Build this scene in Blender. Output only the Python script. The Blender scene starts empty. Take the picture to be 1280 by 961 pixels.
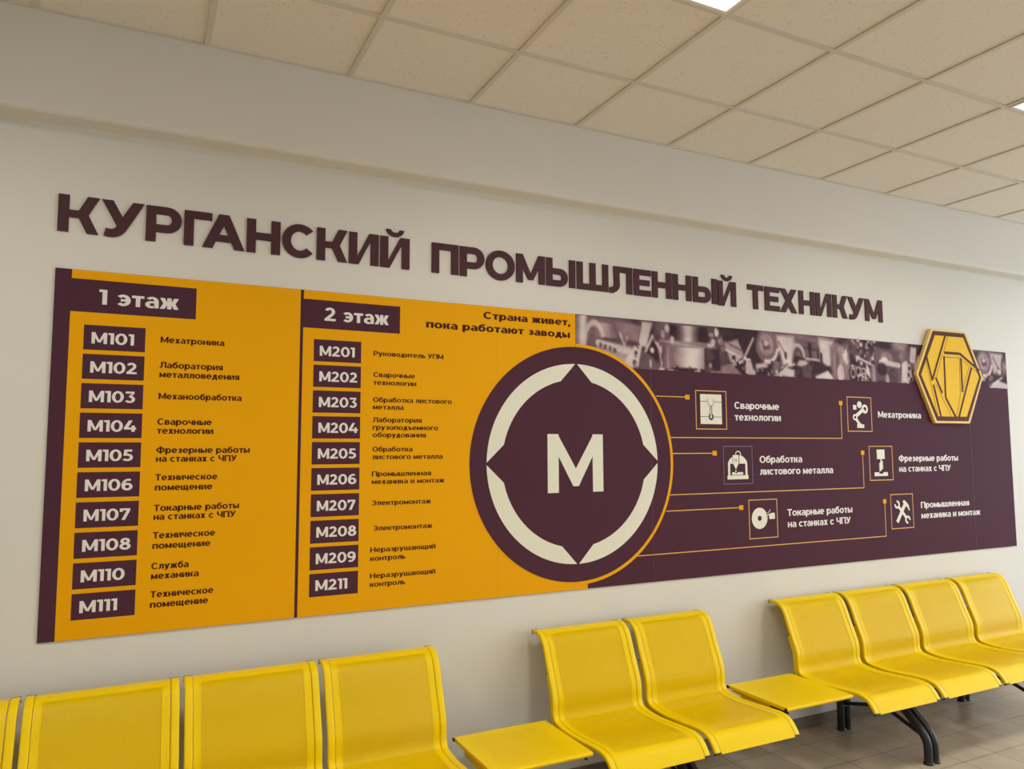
import bpy, math, random
import numpy as np
from mathutils import Matrix, Vector
from mathutils.geometry import delaunay_2d_cdt

# ------------------------------------------------------------------ scene, camera, light
S = bpy.context.scene
COL = S.collection
S.view_settings.view_transform = 'Standard'
S.view_settings.look = 'None'
S.view_settings.gamma = 1.0
S.view_settings.use_curve_mapping = False
S.view_settings.exposure = 0.0
EYE = 1.655                       # height of the lens above the floor
LAMP_STRENGTH = 4.0
LAMP_WATTS = 15.5
LAMP_SPREAD = math.radians(152)
LAMP_COLOR = (1.0, 0.972, 0.92)
DAY_COLOR = (0.74, 0.86, 1.0)
DAY_STRENGTH = 4.2

cd = bpy.data.cameras.new('camera')
cam = bpy.data.objects.new('camera', cd)
COL.objects.link(cam)
cd.sensor_fit = 'HORIZONTAL'
cd.sensor_width = 36.0
cd.lens = 36.0 * 939.16 / 1280.0
cd.clip_start = 0.05
RW = Matrix(((0.8959077, 0.0353935, 0.4428280),
             (-0.4442292, 0.0783766, 0.8924783),
             (-0.0031194, -0.9962953, 0.0859410)))       # world <- (right, down, forward)
RB = RW @ Matrix(((1, 0, 0), (0, -1, 0), (0, 0, -1)))
cam.matrix_world = Matrix.Translation((0.0, -3.3762, EYE)) @ RB.to_4x4()
S.camera = cam

wd = bpy.data.worlds.new('daylight')
S.world = wd
wd.use_nodes = True
bg = wd.node_tree.nodes['Background']
bg.inputs[0].default_value = (*DAY_COLOR, 1)
bg.inputs[1].default_value = DAY_STRENGTH


# ------------------------------------------------------------------ materials
def lin(c):
    return tuple(((v / 12.92) if v <= 0.04045 else ((v + 0.055) / 1.055) ** 2.4) for v in c)


def mat(name, rgb, rough=0.5, metal=0.0, spec=0.5, noise=0.0, nscale=20.0, bump=0.0, bscale=200.0, linear=False):
    m = bpy.data.materials.new(name)
    m.use_nodes = True
    nt = m.node_tree
    b = nt.nodes['Principled BSDF']
    c = rgb if linear else lin(rgb)
    b.inputs['Base Color'].default_value = (*c, 1)
    b.inputs['Roughness'].default_value = rough
    b.inputs['Metallic'].default_value = metal
    b.inputs['Specular IOR Level'].default_value = spec
    tc = nt.nodes.new('ShaderNodeTexCoord')
    if noise > 0:
        n = nt.nodes.new('ShaderNodeTexNoise')
        n.inputs['Scale'].default_value = nscale
        n.inputs['Detail'].default_value = 4
        nt.links.new(tc.outputs['Object'], n.inputs['Vector'])
        r = nt.nodes.new('ShaderNodeValToRGB')
        r.color_ramp.elements[0].position = 0.3
        r.color_ramp.elements[1].position = 0.7
        r.color_ramp.elements[0].color = (*[v * (1 - noise) for v in c], 1)
        r.color_ramp.elements[1].color = (*[min(1, v * (1 + noise)) for v in c], 1)
        nt.links.new(n.outputs['Fac'], r.inputs[0])
        nt.links.new(r.outputs[0], b.inputs['Base Color'])
    if bump > 0:
        n2 = nt.nodes.new('ShaderNodeTexNoise')
        n2.inputs['Scale'].default_value = bscale
        nt.links.new(tc.outputs['Object'], n2.inputs['Vector'])
        bp = nt.nodes.new('ShaderNodeBump')
        bp.inputs['Strength'].default_value = bump
        bp.inputs['Distance'].default_value = 0.002
        nt.links.new(n2.outputs['Fac'], bp.inputs['Height'])
        nt.links.new(bp.outputs[0], b.inputs['Normal'])
    return m


M = {}
M['wall'] = mat('painted_plaster', (0.86, 0.845, 0.805), 0.6, noise=0.012, nscale=2.0, bump=0.08, bscale=60)
M['bulk'] = mat('painted_plasterboard', (0.86, 0.84, 0.80), 0.6, noise=0.01, nscale=3.0)
M['purple'] = mat('dark_plum_print', (0.312, 0.187, 0.236), 0.6, spec=0.05, noise=0.02, nscale=3)
M['letter'] = mat('dark_plum_acrylic', (0.315, 0.195, 0.220), 0.6, spec=0.12)
M['plumtext'] = mat('plum_lettering', (0.27, 0.12, 0.09), 0.6, spec=0.1)
M['yellow'] = mat('amber_print', (0.920, 0.650, 0.010), 0.6, spec=0.10, noise=0.01, nscale=2)
M['white'] = mat('cream_print', (0.89, 0.88, 0.80), 0.5)
M['whitetext'] = mat('white_lettering', (0.90, 0.875, 0.85), 0.5)
M['line'] = mat('thin_gold_line', (0.86, 0.64, 0.25), 0.5)
M['faint'] = mat('faint_purple_line', (0.42, 0.29, 0.36), 0.5)
M['joint'] = mat('panel_joint_shade', (0.45, 0.33, 0.30), 0.6)
M['jointy'] = mat('panel_joint_amber', (0.82, 0.60, 0.10), 0.6)
M['sketch'] = mat('icon_grey_line', (0.25, 0.23, 0.22), 0.6)
M['emb_yellow'] = mat('emblem_yellow_acrylic', (0.93, 0.745, 0.09), 0.55, spec=0.15)
M['emb_rim'] = mat('emblem_cream_edge', (0.93, 0.79, 0.46), 0.6, spec=0.15)
M['emb_dark'] = mat('emblem_plum_line', (0.36, 0.21, 0.17), 0.6, spec=0.1)
M['chair'] = mat('yellow_powder_coat', (0.925, 0.785, 0.0), 0.42, spec=0.18)
M['black'] = mat('black_plastic', (0.07, 0.065, 0.06), 0.45)
M['leg'] = mat('black_painted_steel', (0.11, 0.105, 0.11), 0.38)
M['lampframe'] = mat('white_lamp_frame', (0.9, 0.89, 0.87), 0.5)
M['grid'] = mat('ceiling_grid_metal', (0.83, 0.805, 0.755), 0.5)
M['skirt'] = mat('brown_skirting_tile', (0.46, 0.40, 0.33), 0.5, noise=0.05, nscale=8)


def node(nt, t, **kw):
    n = nt.nodes.new(t)
    for k, v in kw.items():
        setattr(n, k, v)
    return n


def math_node(nt, op, a, b=None):
    n = nt.nodes.new('ShaderNodeMath')
    n.operation = op
    for i, v in enumerate((a, b)):
        if v is None:
            continue
        if isinstance(v, (int, float)):
            n.inputs[i].default_value = v
        else:
            nt.links.new(v, n.inputs[i])
    return n.outputs[0]


def perforated(name, base, u0, u1, v0, v1, pitch=0.0058, rad=0.00125):
    m = base.copy()
    m.name = name
    nt = m.node_tree
    b = nt.nodes['Principled BSDF']
    out = nt.nodes['Material Output']
    uv = node(nt, 'ShaderNodeUVMap')
    sep = node(nt, 'ShaderNodeSeparateXYZ')
    nt.links.new(uv.outputs[0], sep.inputs[0])
    u, v = sep.outputs[0], sep.outputs[1]
    fu = math_node(nt, 'SUBTRACT', math_node(nt, 'FRACT', math_node(nt, 'DIVIDE', u, pitch)), 0.5)
    fv = math_node(nt, 'SUBTRACT', math_node(nt, 'FRACT', math_node(nt, 'DIVIDE', v, pitch)), 0.5)
    d = math_node(nt, 'SQRT', math_node(nt, 'ADD', math_node(nt, 'MULTIPLY', fu, fu), math_node(nt, 'MULTIPLY', fv, fv)))
    hole = math_node(nt, 'LESS_THAN', d, rad / pitch)
    for val, lo, hi in ((u, u0, u1), (v, v0, v1)):
        hole = math_node(nt, 'MULTIPLY', hole, math_node(nt, 'GREATER_THAN', val, lo))
        hole = math_node(nt, 'MULTIPLY', hole, math_node(nt, 'LESS_THAN', val, hi))
    tr = node(nt, 'ShaderNodeBsdfTransparent')
    mx = node(nt, 'ShaderNodeMixShader')
    nt.links.new(hole, mx.inputs[0])
    nt.links.new(b.outputs[0], mx.inputs[1])
    nt.links.new(tr.outputs[0], mx.inputs[2])
    nt.links.new(mx.outputs[0], out.inputs[0])
    return m


def tile_floor_material():
    m = mat('beige_floor_tile', (0.70, 0.645, 0.57), 0.32)
    nt = m.node_tree
    b = nt.nodes['Principled BSDF']
    tc = nt.nodes.new('ShaderNodeTexCoord')
    sep = node(nt, 'ShaderNodeSeparateXYZ')
    nt.links.new(tc.outputs['Object'], sep.inputs[0])
    gx = math_node(nt, 'FRACT', math_node(nt, 'DIVIDE', math_node(nt, 'SUBTRACT', sep.outputs[0], 2.877 - 0.2735 * 40), 0.2735))
    gy = math_node(nt, 'FRACT', math_node(nt, 'DIVIDE', math_node(nt, 'ADD', sep.outputs[1], 0.461 + 0.2735 * 40), 0.2735))
    ax = math_node(nt, 'ABSOLUTE', math_node(nt, 'SUBTRACT', gx, 0.5))
    ay = math_node(nt, 'ABSOLUTE', math_node(nt, 'SUBTRACT', gy, 0.5))
    g = math_node(nt, 'GREATER_THAN', math_node(nt, 'MAXIMUM', ax, ay), 0.4925)
    n = node(nt, 'ShaderNodeTexNoise')
    n.inputs['Scale'].default_value = 7.0
    n.inputs['Detail'].default_value = 5.0
    nt.links.new(tc.outputs['Object'], n.inputs['Vector'])
    r = node(nt, 'ShaderNodeValToRGB')
    r.color_ramp.elements[0].position = 0.3
    r.color_ramp.elements[1].position = 0.75
    r.color_ramp.elements[0].color = (*lin((0.68, 0.625, 0.55)), 1)
    r.color_ramp.elements[1].color = (*lin((0.75, 0.695, 0.62)), 1)
    nt.links.new(n.outputs['Fac'], r.inputs[0])
    mx = node(nt, 'ShaderNodeMixRGB')
    nt.links.new(g, mx.inputs[0])
    nt.links.new(r.outputs[0], mx.inputs[1])
    mx.inputs[2].default_value = (*lin((0.38, 0.32, 0.25)), 1)
    nt.links.new(mx.outputs[0], b.inputs['Base Color'])
    return m


def ceiling_tile_material():
    m = mat('mineral_fibre_tile', (0.86, 0.84, 0.80), 0.85)
    nt = m.node_tree
    b = nt.nodes['Principled BSDF']
    tc = nt.nodes.new('ShaderNodeTexCoord')
    n = node(nt, 'ShaderNodeTexVoronoi')
    n.inputs['Scale'].default_value = 55.0
    nt.links.new(tc.outputs['Object'], n.inputs['Vector'])
    n3 = node(nt, 'ShaderNodeTexNoise')
    n3.inputs['Scale'].default_value = 30.0
    nt.links.new(tc.outputs['Object'], n3.inputs['Vector'])
    hole = math_node(nt, 'MULTIPLY', math_node(nt, 'LESS_THAN', n.outputs['Distance'], 0.20),
                     math_node(nt, 'GREATER_THAN', n3.outputs['Fac'], 0.52))
    n2 = node(nt, 'ShaderNodeTexNoise')
    n2.inputs['Scale'].default_value = 160.0
    nt.links.new(tc.outputs['Object'], n2.inputs['Vector'])
    r = node(nt, 'ShaderNodeValToRGB')
    r.color_ramp.elements[0].color = (*lin((0.89, 0.865, 0.82)), 1)
    r.color_ramp.elements[1].color = (*lin((0.93, 0.905, 0.86)), 1)
    nt.links.new(n2.outputs['Fac'], r.inputs[0])
    mx = node(nt, 'ShaderNodeMixRGB')
    nt.links.new(hole, mx.inputs[0])
    nt.links.new(r.outputs[0], mx.inputs[1])
    mx.inputs[2].default_value = (*lin((0.81, 0.775, 0.72)), 1)
    nt.links.new(mx.outputs[0], b.inputs['Base Color'])
    return m


M['floor'] = tile_floor_material()
M['ceil'] = ceiling_tile_material()


# ------------------------------------------------------------------ mesh helpers
class MB:
    """Collects faces, then becomes one mesh object."""
    def __init__(self):
        self.v, self.f, self.uv = [], [], []

    def face(self, pts, uv=None):
        i = len(self.v)
        self.v += [tuple(p) for p in pts]
        self.f.append(tuple(range(i, i + len(pts))))
        self.uv.append(uv)

    def box(self, x0, x1, y0, y1, z0, z1):
        i = len(self.v)
        self.v += [(x0, y0, z0), (x1, y0, z0), (x1, y1, z0), (x0, y1, z0), (x0, y0, z1), (x1, y0, z1), (x1, y1, z1), (x0, y1, z1)]
        for q in ((0, 3, 2, 1), (4, 5, 6, 7), (0, 1, 5, 4), (1, 2, 6, 5), (2, 3, 7, 6), (3, 0, 4, 7)):
            self.f.append(tuple(i + k for k in q))
            self.uv.append(None)

    def bevel_box(self, x0, x1, y0, y1, z0, z1, r=0.003, axis='y'):
        """Box whose outline across `axis` has cut corners."""
        if axis == 'y':
            loop = [(x0 + r, z0), (x1 - r, z0), (x1, z0 + r), (x1, z1 - r), (x1 - r, z1), (x0 + r, z1), (x0, z1 - r), (x0, z0 + r)]
            a = [(p, y0, q) for p, q in loop]
            b = [(p, y1, q) for p, q in loop]
        elif axis == 'x':
            loop = [(y0 + r, z0), (y1 - r, z0), (y1, z0 + r), (y1, z1 - r), (y1 - r, z1), (y0 + r, z1), (y0, z1 - r), (y0, z0 + r)]
            a = [(x1, p, q) for p, q in loop]
            b = [(x0, p, q) for p, q in loop]
        else:
            loop = [(x0 + r, y0), (x1 - r, y0), (x1, y0 + r), (x1, y1 - r), (x1 - r, y1), (x0 + r, y1), (x0, y1 - r), (x0, y0 + r)]
            a = [(p, q, z1) for p, q in loop]
            b = [(p, q, z0) for p, q in loop]
        self.loft([a, b], True)

    def loft(self, rings, cap=True):
        i = len(self.v)
        n = len(rings[0])
        for r in rings:
            self.v += [tuple(p) for p in r]
        for k in range(len(rings) - 1):
            for j in range(n):
                a, b = i + k * n + j, i + k * n + (j + 1) % n
                self.f.append((a, a + n, b + n, b))
                self.uv.append(None)
        if cap:
            self.f.append(tuple(i + j for j in range(n)))
            self.f.append(tuple(i + (len(rings) - 1) * n + j for j in reversed(range(n))))
            self.uv += [None, None]

    def tube(self, path, r, n=14, cap=True):
        path = [Vector(p) for p in path]
        rings = []
        for k, p in enumerate(path):
            t = (path[min(k + 1, len(path) - 1)] - path[max(k - 1, 0)]).normalized()
            ref = Vector((1, 0, 0)) if abs(t.x) < 0.9 else Vector((0, 0, 1))
            s = t.cross(ref).normalized()
            u = s.cross(t).normalized()
            rings.append([p + (s * math.cos(2 * math.pi * j / n) + u * math.sin(2 * math.pi * j / n)) * r for j in range(n)])
        self.loft(rings, cap)

    def build(self, name, m, parent=None, smooth=False):
        me = bpy.data.meshes.new(name)
        me.from_pydata(self.v, [], self.f)
        if any(u is not None for u in self.uv):
            ul = me.uv_layers.new(name='UVMap')
            k = 0
            for f, u in zip(self.f, self.uv):
                for j in range(len(f)):
                    ul.data[k].uv = u[j] if u is not None else (-1, -1)
                    k += 1
        me.materials.append(m)
        if smooth:
            for p in me.polygons:
                p.use_smooth = True
            me.set_sharp_from_angle(angle=math.radians(40))
        me.update()
        o = bpy.data.objects.new(name, me)
        COL.objects.link(o)
        if parent is not None:
            o.parent = parent
            o.matrix_parent_inverse = Matrix()
        return o


def tag(o, label=None, cat=None, group=None, kind=None):
    if label: o['label'] = label
    if cat: o['category'] = cat
    if group: o['group'] = group
    if kind: o['kind'] = kind
    return o


def empty(name, loc, label, cat, group=None):
    o = bpy.data.objects.new(name, None)
    o.empty_display_size = 0.1
    COL.objects.link(o)
    o.location = loc
    return tag(o, label, cat, group)


def children(o):
    return [c for c in bpy.data.objects if c.parent == o]


def copy_part(o, parent, loc=None):
    c = o.copy()
    COL.objects.link(c)
    c.parent = parent
    if loc is not None:
        c.location = loc
    for ch in children(o):
        d = ch.copy()
        COL.objects.link(d)
        d.parent = c
    return c


# ------------------------------------------------------------------ room shell
X0, X1, Y0 = -4.0, 11.0, -9.2
CZ = 3.339
b = MB(); b.box(X0 - .2, X1, -0.0, 0.25, -0.15, CZ + .3)
tag(b.build('wall_front', M['wall']), kind='structure')
b = MB(); b.box(X0 - .2, X0, Y0 - .2, 0, -0.15, CZ + .3)
tag(b.build('wall_left', M['wall']), kind='structure')
b = MB(); b.box(X0 - .2, X1, Y0 - .2, Y0, -0.15, CZ + .3)
tag(b.build('wall_behind', M['wall']), kind='structure')
b = MB(); b.box(X0, X1, Y0, 0, -0.15, 0)
tag(b.build('floor', M['floor']), kind='structure')
b = MB(); b.box(X0, X1, Y0, 0, CZ + 0.006, CZ + 0.3)
tag(b.build('ceiling', M['ceil']), kind='structure')
# bulkhead along the wall with softly rounded lower corner
bz, bd, r = 2.943, 0.113, 0.022
prof = [(0.0, CZ + 0.006), (-bd, CZ + 0.006), (-bd, bz + r)]
for k in range(1, 7):
    a = k / 6 * math.pi / 2
    prof.append((-bd + r - r * math.cos(a), bz + r - r * math.sin(a)))
for k in range(1, 7):
    a = k / 6 * math.pi / 2
    prof.append((-0.012 + 0.012 * math.sin(a), bz - 0.012 + 0.012 * math.cos(a)))
b = MB(); b.loft([[(X0, y, z) for y, z in prof], [(X1, y, z) for y, z in prof]])
tag(b.build('trim_1', M['bulk'], smooth=True), kind='structure')
# ceiling grid: T bars flush around slightly raised tiles
GX, GY = -0.4008, -0.6408
b = MB()
for k in range(-6, 20):
    x = GX + 0.6 * k
    if X0 < x < X1:
        b.box(x - 0.012, x + 0.012, Y0, -bd, CZ, CZ + 0.008)
for k in range(0, 15):
    y = GY - 0.6 * k
    if y > Y0:
        b.box(X0, X1, y - 0.012, y + 0.012, CZ - 0.0004, CZ + 0.008)
b.box(X0, X1, -bd - 0.014, -bd, CZ - 0.0006, CZ + 0.008)
tag(b.build('trim_2', M['grid']), kind='structure')
b = MB(); b.bevel_box(X0, X1, -0.011, 0.0, 0.0, 0.064, 0.002, 'x')
tag(b.build('baseboard_front', M['skirt']), kind='structure')

# ------------------------------------------------------------------ ceiling lamps
em = bpy.data.materials.new('lamp_diffuser'); em.use_nodes = True
nt = em.node_tree
bs = nt.nodes['Principled BSDF']
bs.inputs['Base Color'].default_value = (0.9, 0.9, 0.9, 1)
bs.inputs['Emission Color'].default_value = (*LAMP_COLOR, 1)
bs.inputs['Emission Strength'].default_value = LAMP_STRENGTH


def ceiling_lamp(cx, cy, label):
    t = empty('ceiling_lamp', (cx, cy, CZ), label, 'lamp', 'square ceiling lamps')
    f = MB()
    h, w = 0.288, 0.016
    for q in ((-h, h, -h, -h + w), (-h, h, h - w, h), (-h, -h + w, -h + w, h - w), (h - w, h, -h + w, h - w)):
        f.box(*q, -0.004, 0.010)
    f.build('lamp_frame', M['lampframe'], t)
    d = MB()
    d.box(-h + w, h - w, -h + w, h - w, 0.0, 0.005)
    d.build('diffuser', em, t)
    ld = bpy.data.lights.new('lamp_light', 'AREA')
    ld.shape = 'SQUARE'
    ld.size = 0.54
    ld.spread = LAMP_SPREAD
    ld.energy = LAMP_WATTS
    ld.color = LAMP_COLOR
    lo = bpy.data.objects.new('lamp_light', ld)
    COL.objects.link(lo)
    lo.parent = t
    lo.location = (0, 0, -0.002)
    return t


LY = GY - 0.9
for cx, cy, lab in ((GX - 0.6 * 0.5, LY, 'square ceiling lamp above the left end of the board, added out of view'),  # unseen lamp, added to raise the light on the upper left wall
                    (GX + 0.6 * 3.5, LY, 'square white ceiling lamp at the top edge, above the middle of the board'),
                    (GX + 0.6 * 7.5, LY, 'square white ceiling lamp at the right edge of the picture'),
                    (GX + 0.6 * 11.5, LY, 'square ceiling lamp farther down the hall to the right'),
                    (GX + 0.6 * 15.5, LY, 'square ceiling lamp farthest down the hall to the right'),
                    (GX + 0.6 * 3.5, LY - 2.4, 'square ceiling lamp behind the viewer, second from left'),
                    (GX - 0.6 * 0.5, LY - 2.4, 'square ceiling lamp behind the viewer, added at the far left'),  # added behind the camera to brighten the left wall gently
                    (GX + 0.6 * 7.5, LY - 2.4, 'square ceiling lamp behind the viewer, third from left'),
                    (GX + 0.6 * 11.5, LY - 2.4, 'square ceiling lamp behind the viewer, rightmost one'),
                    (GX - 0.6 * 0.5, LY - 4.8, 'added square ceiling lamp far behind the viewer, left one'),  # this unseen rear row is added for frontal light under the benches
                    (GX + 0.6 * 3.5, LY - 4.8, 'added square ceiling lamp far behind the viewer, second from left'),
                    (GX + 0.6 * 7.5, LY - 4.8, 'added square ceiling lamp far behind the viewer, third from left'),
                    (GX + 0.6 * 11.5, LY - 4.8, 'added square ceiling lamp far behind the viewer, rightmost one')):
    ceiling_lamp(cx, cy, lab)


# ------------------------------------------------------------------ lettering: strokes inside a box w x h
def rect(x0, y0, x1, y1):
    return [[(x0, y0), (x1, y0), (x1, y1), (x0, y1)]]


def para(xb, yb, xt, yt, d):
    """slanted bar with level ends; xb / xt are the left edges"""
    q = [(xb, yb), (xb + d, yb), (xt + d, yt), (xt, yt)]
    return [q]


def arc(cx, cy, rx, ry, tx, ty, a0, a1, n=None):
    n = n or max(4, int(abs(a1 - a0) / 9))
    out = []
    for k in range(n):
        p, q = math.radians(a0 + (a1 - a0) * k / n), math.radians(a0 + (a1 - a0) * (k + 1) / n)
        o = lambda t: (cx + rx * math.cos(t), cy + ry * math.sin(t))
        i = lambda t: (cx + (rx - tx) * math.cos(t), cy + (ry - ty) * math.sin(t))
        out.append([i(p), o(p), o(q), i(q)])
    return out


def bowl(x0, x1, y0, y1, W, B, left=False):
    ry = (y1 - y0) / 2
    rx = min(ry * 1.02, (x1 - x0) * 0.95)
    if left:
        return rect(x0 + rx, y1 - B, x1, y1) + rect(x0 + rx, y0, x1, y0 + B) + arc(x0 + rx, (y0 + y1) / 2, rx, ry, W, B, 90, 270, 12)
    return rect(x0, y1 - B, x1 - rx, y1) + rect(x0, y0, x1 - rx, y0 + B) + arc(x1 - rx, (y0 + y1) / 2, rx, ry, W, B, -90, 90, 12)


def y_tail(w, h, W, B, low):
    """long right stroke of the letter, curling into a short tail at height `low`"""
    H_ = h - low
    x1, y1 = w * .50, low + H_ * .30
    path = [(w - W * .54, h), (x1 + (w - W * .54 - x1) * .3, y1 + (h - y1) * .3), (x1, y1)]
    p0, p1, p2, p3 = (x1, y1), (x1 - w * .09, low + H_ * .10), (x1 - w * .22, low + B * .30), (w * .09, low + H_ * .115)
    for k in range(1, 11):
        t = k / 10
        path.append(tuple((1 - t) ** 3 * a + 3 * (1 - t) ** 2 * t * b_ + 3 * (1 - t) * t * t * c + t ** 3 * e for a, b_, c, e in zip(p0, p1, p2, p3)))
    L_, R_ = [], []
    for i, p in enumerate(path):
        a, c = path[max(i - 1, 0)], path[min(i + 1, len(path) - 1)]
        dx, dy = c[0] - a[0], c[1] - a[1]
        m = math.hypot(dx, dy)
        wd = W if i < 3 else W + (B - W) * min(1, (i - 2) / 6)
        nx, ny = (-dy / m * wd / 2, dx / m * wd / 2)
        if i == 0:
            nx, ny = W * .54, 0.0
        L_.append((p[0] + nx, p[1] + ny)); R_.append((p[0] - nx, p[1] - ny))
    return [[L_[i], L_[i + 1], R_[i + 1], R_[i]] for i in range(len(path) - 1)]


def G(ch, w, h, W, B):
    """upper-case letterform of box w x h, stem W, bar B"""
    d = W * 1.08
    if ch == 'А':
        k = w / 2
        yb = h * 0.2
        g = lambda y: (k - d / 2) * y / h
        return para(0, 0, k - d / 2, h, d) + para(w - d, 0, k - d / 2, h, d) + rect(g(yb) + d * .5, yb, w - g(yb) - d * .5, yb + B * .92)
    if ch == 'В':
        m = h * 0.52
        return rect(0, 0, W, h) + bowl(W * .5, w * .94, m - B * .5, h, W, B) + bowl(W * .5, w, 0, m + B * .5, W, B)
    if ch == 'Г': return rect(0, 0, W, h) + rect(W, h - B, w, h)
    if ch == 'Д':
        f = h * 0.2
        return rect(0, -f, W * .9, B) + rect(w - W * .9, -f, w, B) + rect(0, 0, w, B) + rect(w * .86 - W, 0, w * .86, h) + rect(w * .28, h - B, w * .86, h) + para(w * .1, 0, w * .28, h, W)
    if ch == 'Е': return rect(0, 0, W, h) + rect(W, 0, w, B) + rect(W, h - B, w, h) + rect(W, h * .5 - B * .5, w * .92, h * .5 + B * .5)
    if ch == 'Ж':
        c = w / 2
        s = rect(c - W / 2, 0, c + W / 2, h) + rect(c - W, h * .5 - B * .5, c + W, h * .5 + B * .5)
        return s + para(0, 0, c - W * 1.3, h * .56, d) + para(c - W * 1.3, h * .44, 0, h, d) + para(w - d, 0, c + W * 1.3 - d, h * .56, d) + para(c + W * 1.3 - d, h * .44, w - d, h, d)
    if ch == 'З':
        m = h * .52
        return (arc(w * .5, m + (h - m) / 2 - B * .25, w * .46, (h - m) / 2 + B * .25, W, B, -90, 150, 16) + arc(w * .48, m / 2 + B * .25, w * .52, m / 2 + B * .25, W, B, -150, 90, 16) + rect(w * .28, m - B * .5, w * .5, m + B * .5))
    if ch in 'ИЙ':
        s = rect(0, 0, W, h) + rect(w - W, 0, w, h) + [[(W * .5, 0), (W * 1.0 + .12 * W, 0), (w - W * .5, h), (w - W - .12 * W, h)]]
        s += [[(W * .4, 0), (W * 1.2, 0), (w - W, h * .78), (w - W, h), (w - W * 1.2, h), (W, h * .22)]]
        if ch == 'Й':
            s += arc(w / 2, h * 1.245, w * .305, h * .235, W * .60, B * .62, 180, 360, 14)
        return s
    if ch == 'К':
        j = h * .5
        x = w - d
        return rect(0, 0, W, h) + rect(W, j - B * .45, w * .55, j + B * .45) + para(x, 0, w * .40, j + B * .45, d) + para(w * .40, j - B * .45, x, h, d)
    if ch == 'Л':
        return rect(w - W, 0, w, h) + rect(w * .18, h - B, w, h) + para(w * .20, h * .3, w * .18, h, W) + arc(w * .20 - W * .55, h * .33, W * 1.55, h * .34, W, B, -85, 2, 8) + rect(0, -h * .01, W * .7, B * .9)
    if ch == 'М':
        c = w / 2
        lo = h * .12
        s = rect(0, 0, W, h) + rect(w - W, 0, w, h)
        return s + [[(W * .0, h), (W * 1.0, h), (c + W * .38, lo), (c - W * .38, lo)], [(w - W, h), (w, h), (c + W * .38, lo), (c - W * .38, lo)]]
    if ch == 'Н': return rect(0, 0, W, h) + rect(w - W, 0, w, h) + rect(W, h * .5 - B * .5, w - W, h * .5 + B * .5)
    if ch == 'О': return arc(w / 2, h / 2, w / 2, h * .515, W, B, 0, 360, 36)
    if ch == 'П': return rect(0, 0, W, h) + rect(w - W, 0, w, h) + rect(W, h - B, w - W, h)
    if ch == 'Р': return rect(0, 0, W, h) + bowl(W * .5, w, h * .27, h, W, B)
    if ch == 'С': return arc(w * .53, h / 2, w * .53, h * .515, W, B, 42, 318, 30)
    if ch == 'Т': return rect(w / 2 - W / 2, 0, w / 2 + W / 2, h) + rect(0, h - B, w, h)
    if ch == 'У':
        return y_tail(w, h, W, B, 0.0) + para(w * .50 - d * .5, h * .30, 0, h, d)
    if ch == 'Ф': return rect(w / 2 - W / 2, -h * .06, w / 2 + W / 2, h * 1.06) + arc(w / 2, h / 2, w / 2, h * .43, W, B, 0, 360, 30)
    if ch == 'Х': return para(0, 0, w - d * 1.08, h, d * 1.08) + para(w - d * 1.08, 0, 0, h, d * 1.08)
    if ch == 'Ч': return rect(w - W, 0, w, h) + rect(w * .36, h * .32, w - W, h * .32 + B) + arc(w * .42, h * .62, w * .42, h * .30, W, B, 180, 272, 8) + rect(0, h * .60, W, h)
    if ch == 'Ш': return rect(0, 0, W, h) + rect(w / 2 - W / 2, 0, w / 2 + W / 2, h) + rect(w - W, 0, w, h) + rect(0, 0, w, B)
    if ch == 'Щ':
        e = w * .92
        return rect(0, 0, W, h) + rect(e / 2 - W / 2, 0, e / 2 + W / 2, h) + rect(e - W, 0, e, h) + rect(0, 0, w, B) + rect(w - W * .8, -h * .2, w, B)
    if ch == 'Ь': return rect(0, 0, W, h) + bowl(W * .5, w, 0, h * .64, W, B)
    if ch == 'Ъ': return rect(w * .22, 0, w * .22 + W, h) + rect(0, h - B, w * .22, h) + bowl(w * .22 + W * .5, w, 0, h * .64, W, B)
    if ch == 'Ы':
        e = w - W * 1.22
        return rect(0, 0, W, h) + bowl(W * .5, e, 0, h * .64, W, B) + rect(w - W, 0, w, h)
    if ch == 'Э': return arc(w * .47, h / 2, w * .53, h * .515, W, B, -138, 138, 28) + rect(w * .3, h * .5 - B * .45, w - W * .6, h * .5 + B * .45)
    if ch == 'Ю':
        return rect(0, 0, W, h) + rect(W, h * .5 - B * .5, w * .38, h * .5 + B * .5) + arc(w * .66, h / 2, w * .34, h * .515, W, B, 0, 360, 30)
    if ch == 'Я': return rect(w - W, 0, w, h) + bowl(0, w - W * .5, h * .30, h, W, B, True) + para(0, 0, w * .34, h * .36, d)
    # digits
    if ch == '0': return arc(w / 2, h / 2, w / 2, h * .515, W, B, 0, 360, 32)
    if ch == '1': return rect(w - W, 0, w, h) + rect(0, h - B, w - W, h)
    if ch == '2':
        return arc(w * .47, h * .70, w * .47, h * .315, W, B, -32, 160, 18) + rect(0, 0, w, B) + [[(0, B * .9), (W * 1.35, B * .9), (w * .90, h * .54), (w * .80 - W * .55, h * .60)]]
    if ch == '3':
        return rect(w * .06, h - B, w * .92, h) + [[(w * .92, h), (w * .92, h - B), (w * .58, h * .54), (w * .34, h * .56)]] + arc(w * .47, h * .31, w * .53, h * .325, W, B, -150, 95, 20)
    if ch == '4':
        return rect(w * .62, 0, w * .62 + W, h * .55) + rect(0, h * .20, w, h * .20 + B) + [[(0, h * .20 + B), (W * 1.25, h * .20 + B), (w * .50 + W * .7, h), (w * .50 - W * .4, h)]]
    if ch == '5':
        return rect(w * .14, h - B, w * .9, h) + para(w * .06, h * .46, w * .14, h, W) + arc(w * .44, h * .31, w * .56, h * .325, W, B, -145, 90, 20) + rect(w * .08, h * .635 - B, w * .46, h * .635)
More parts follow.
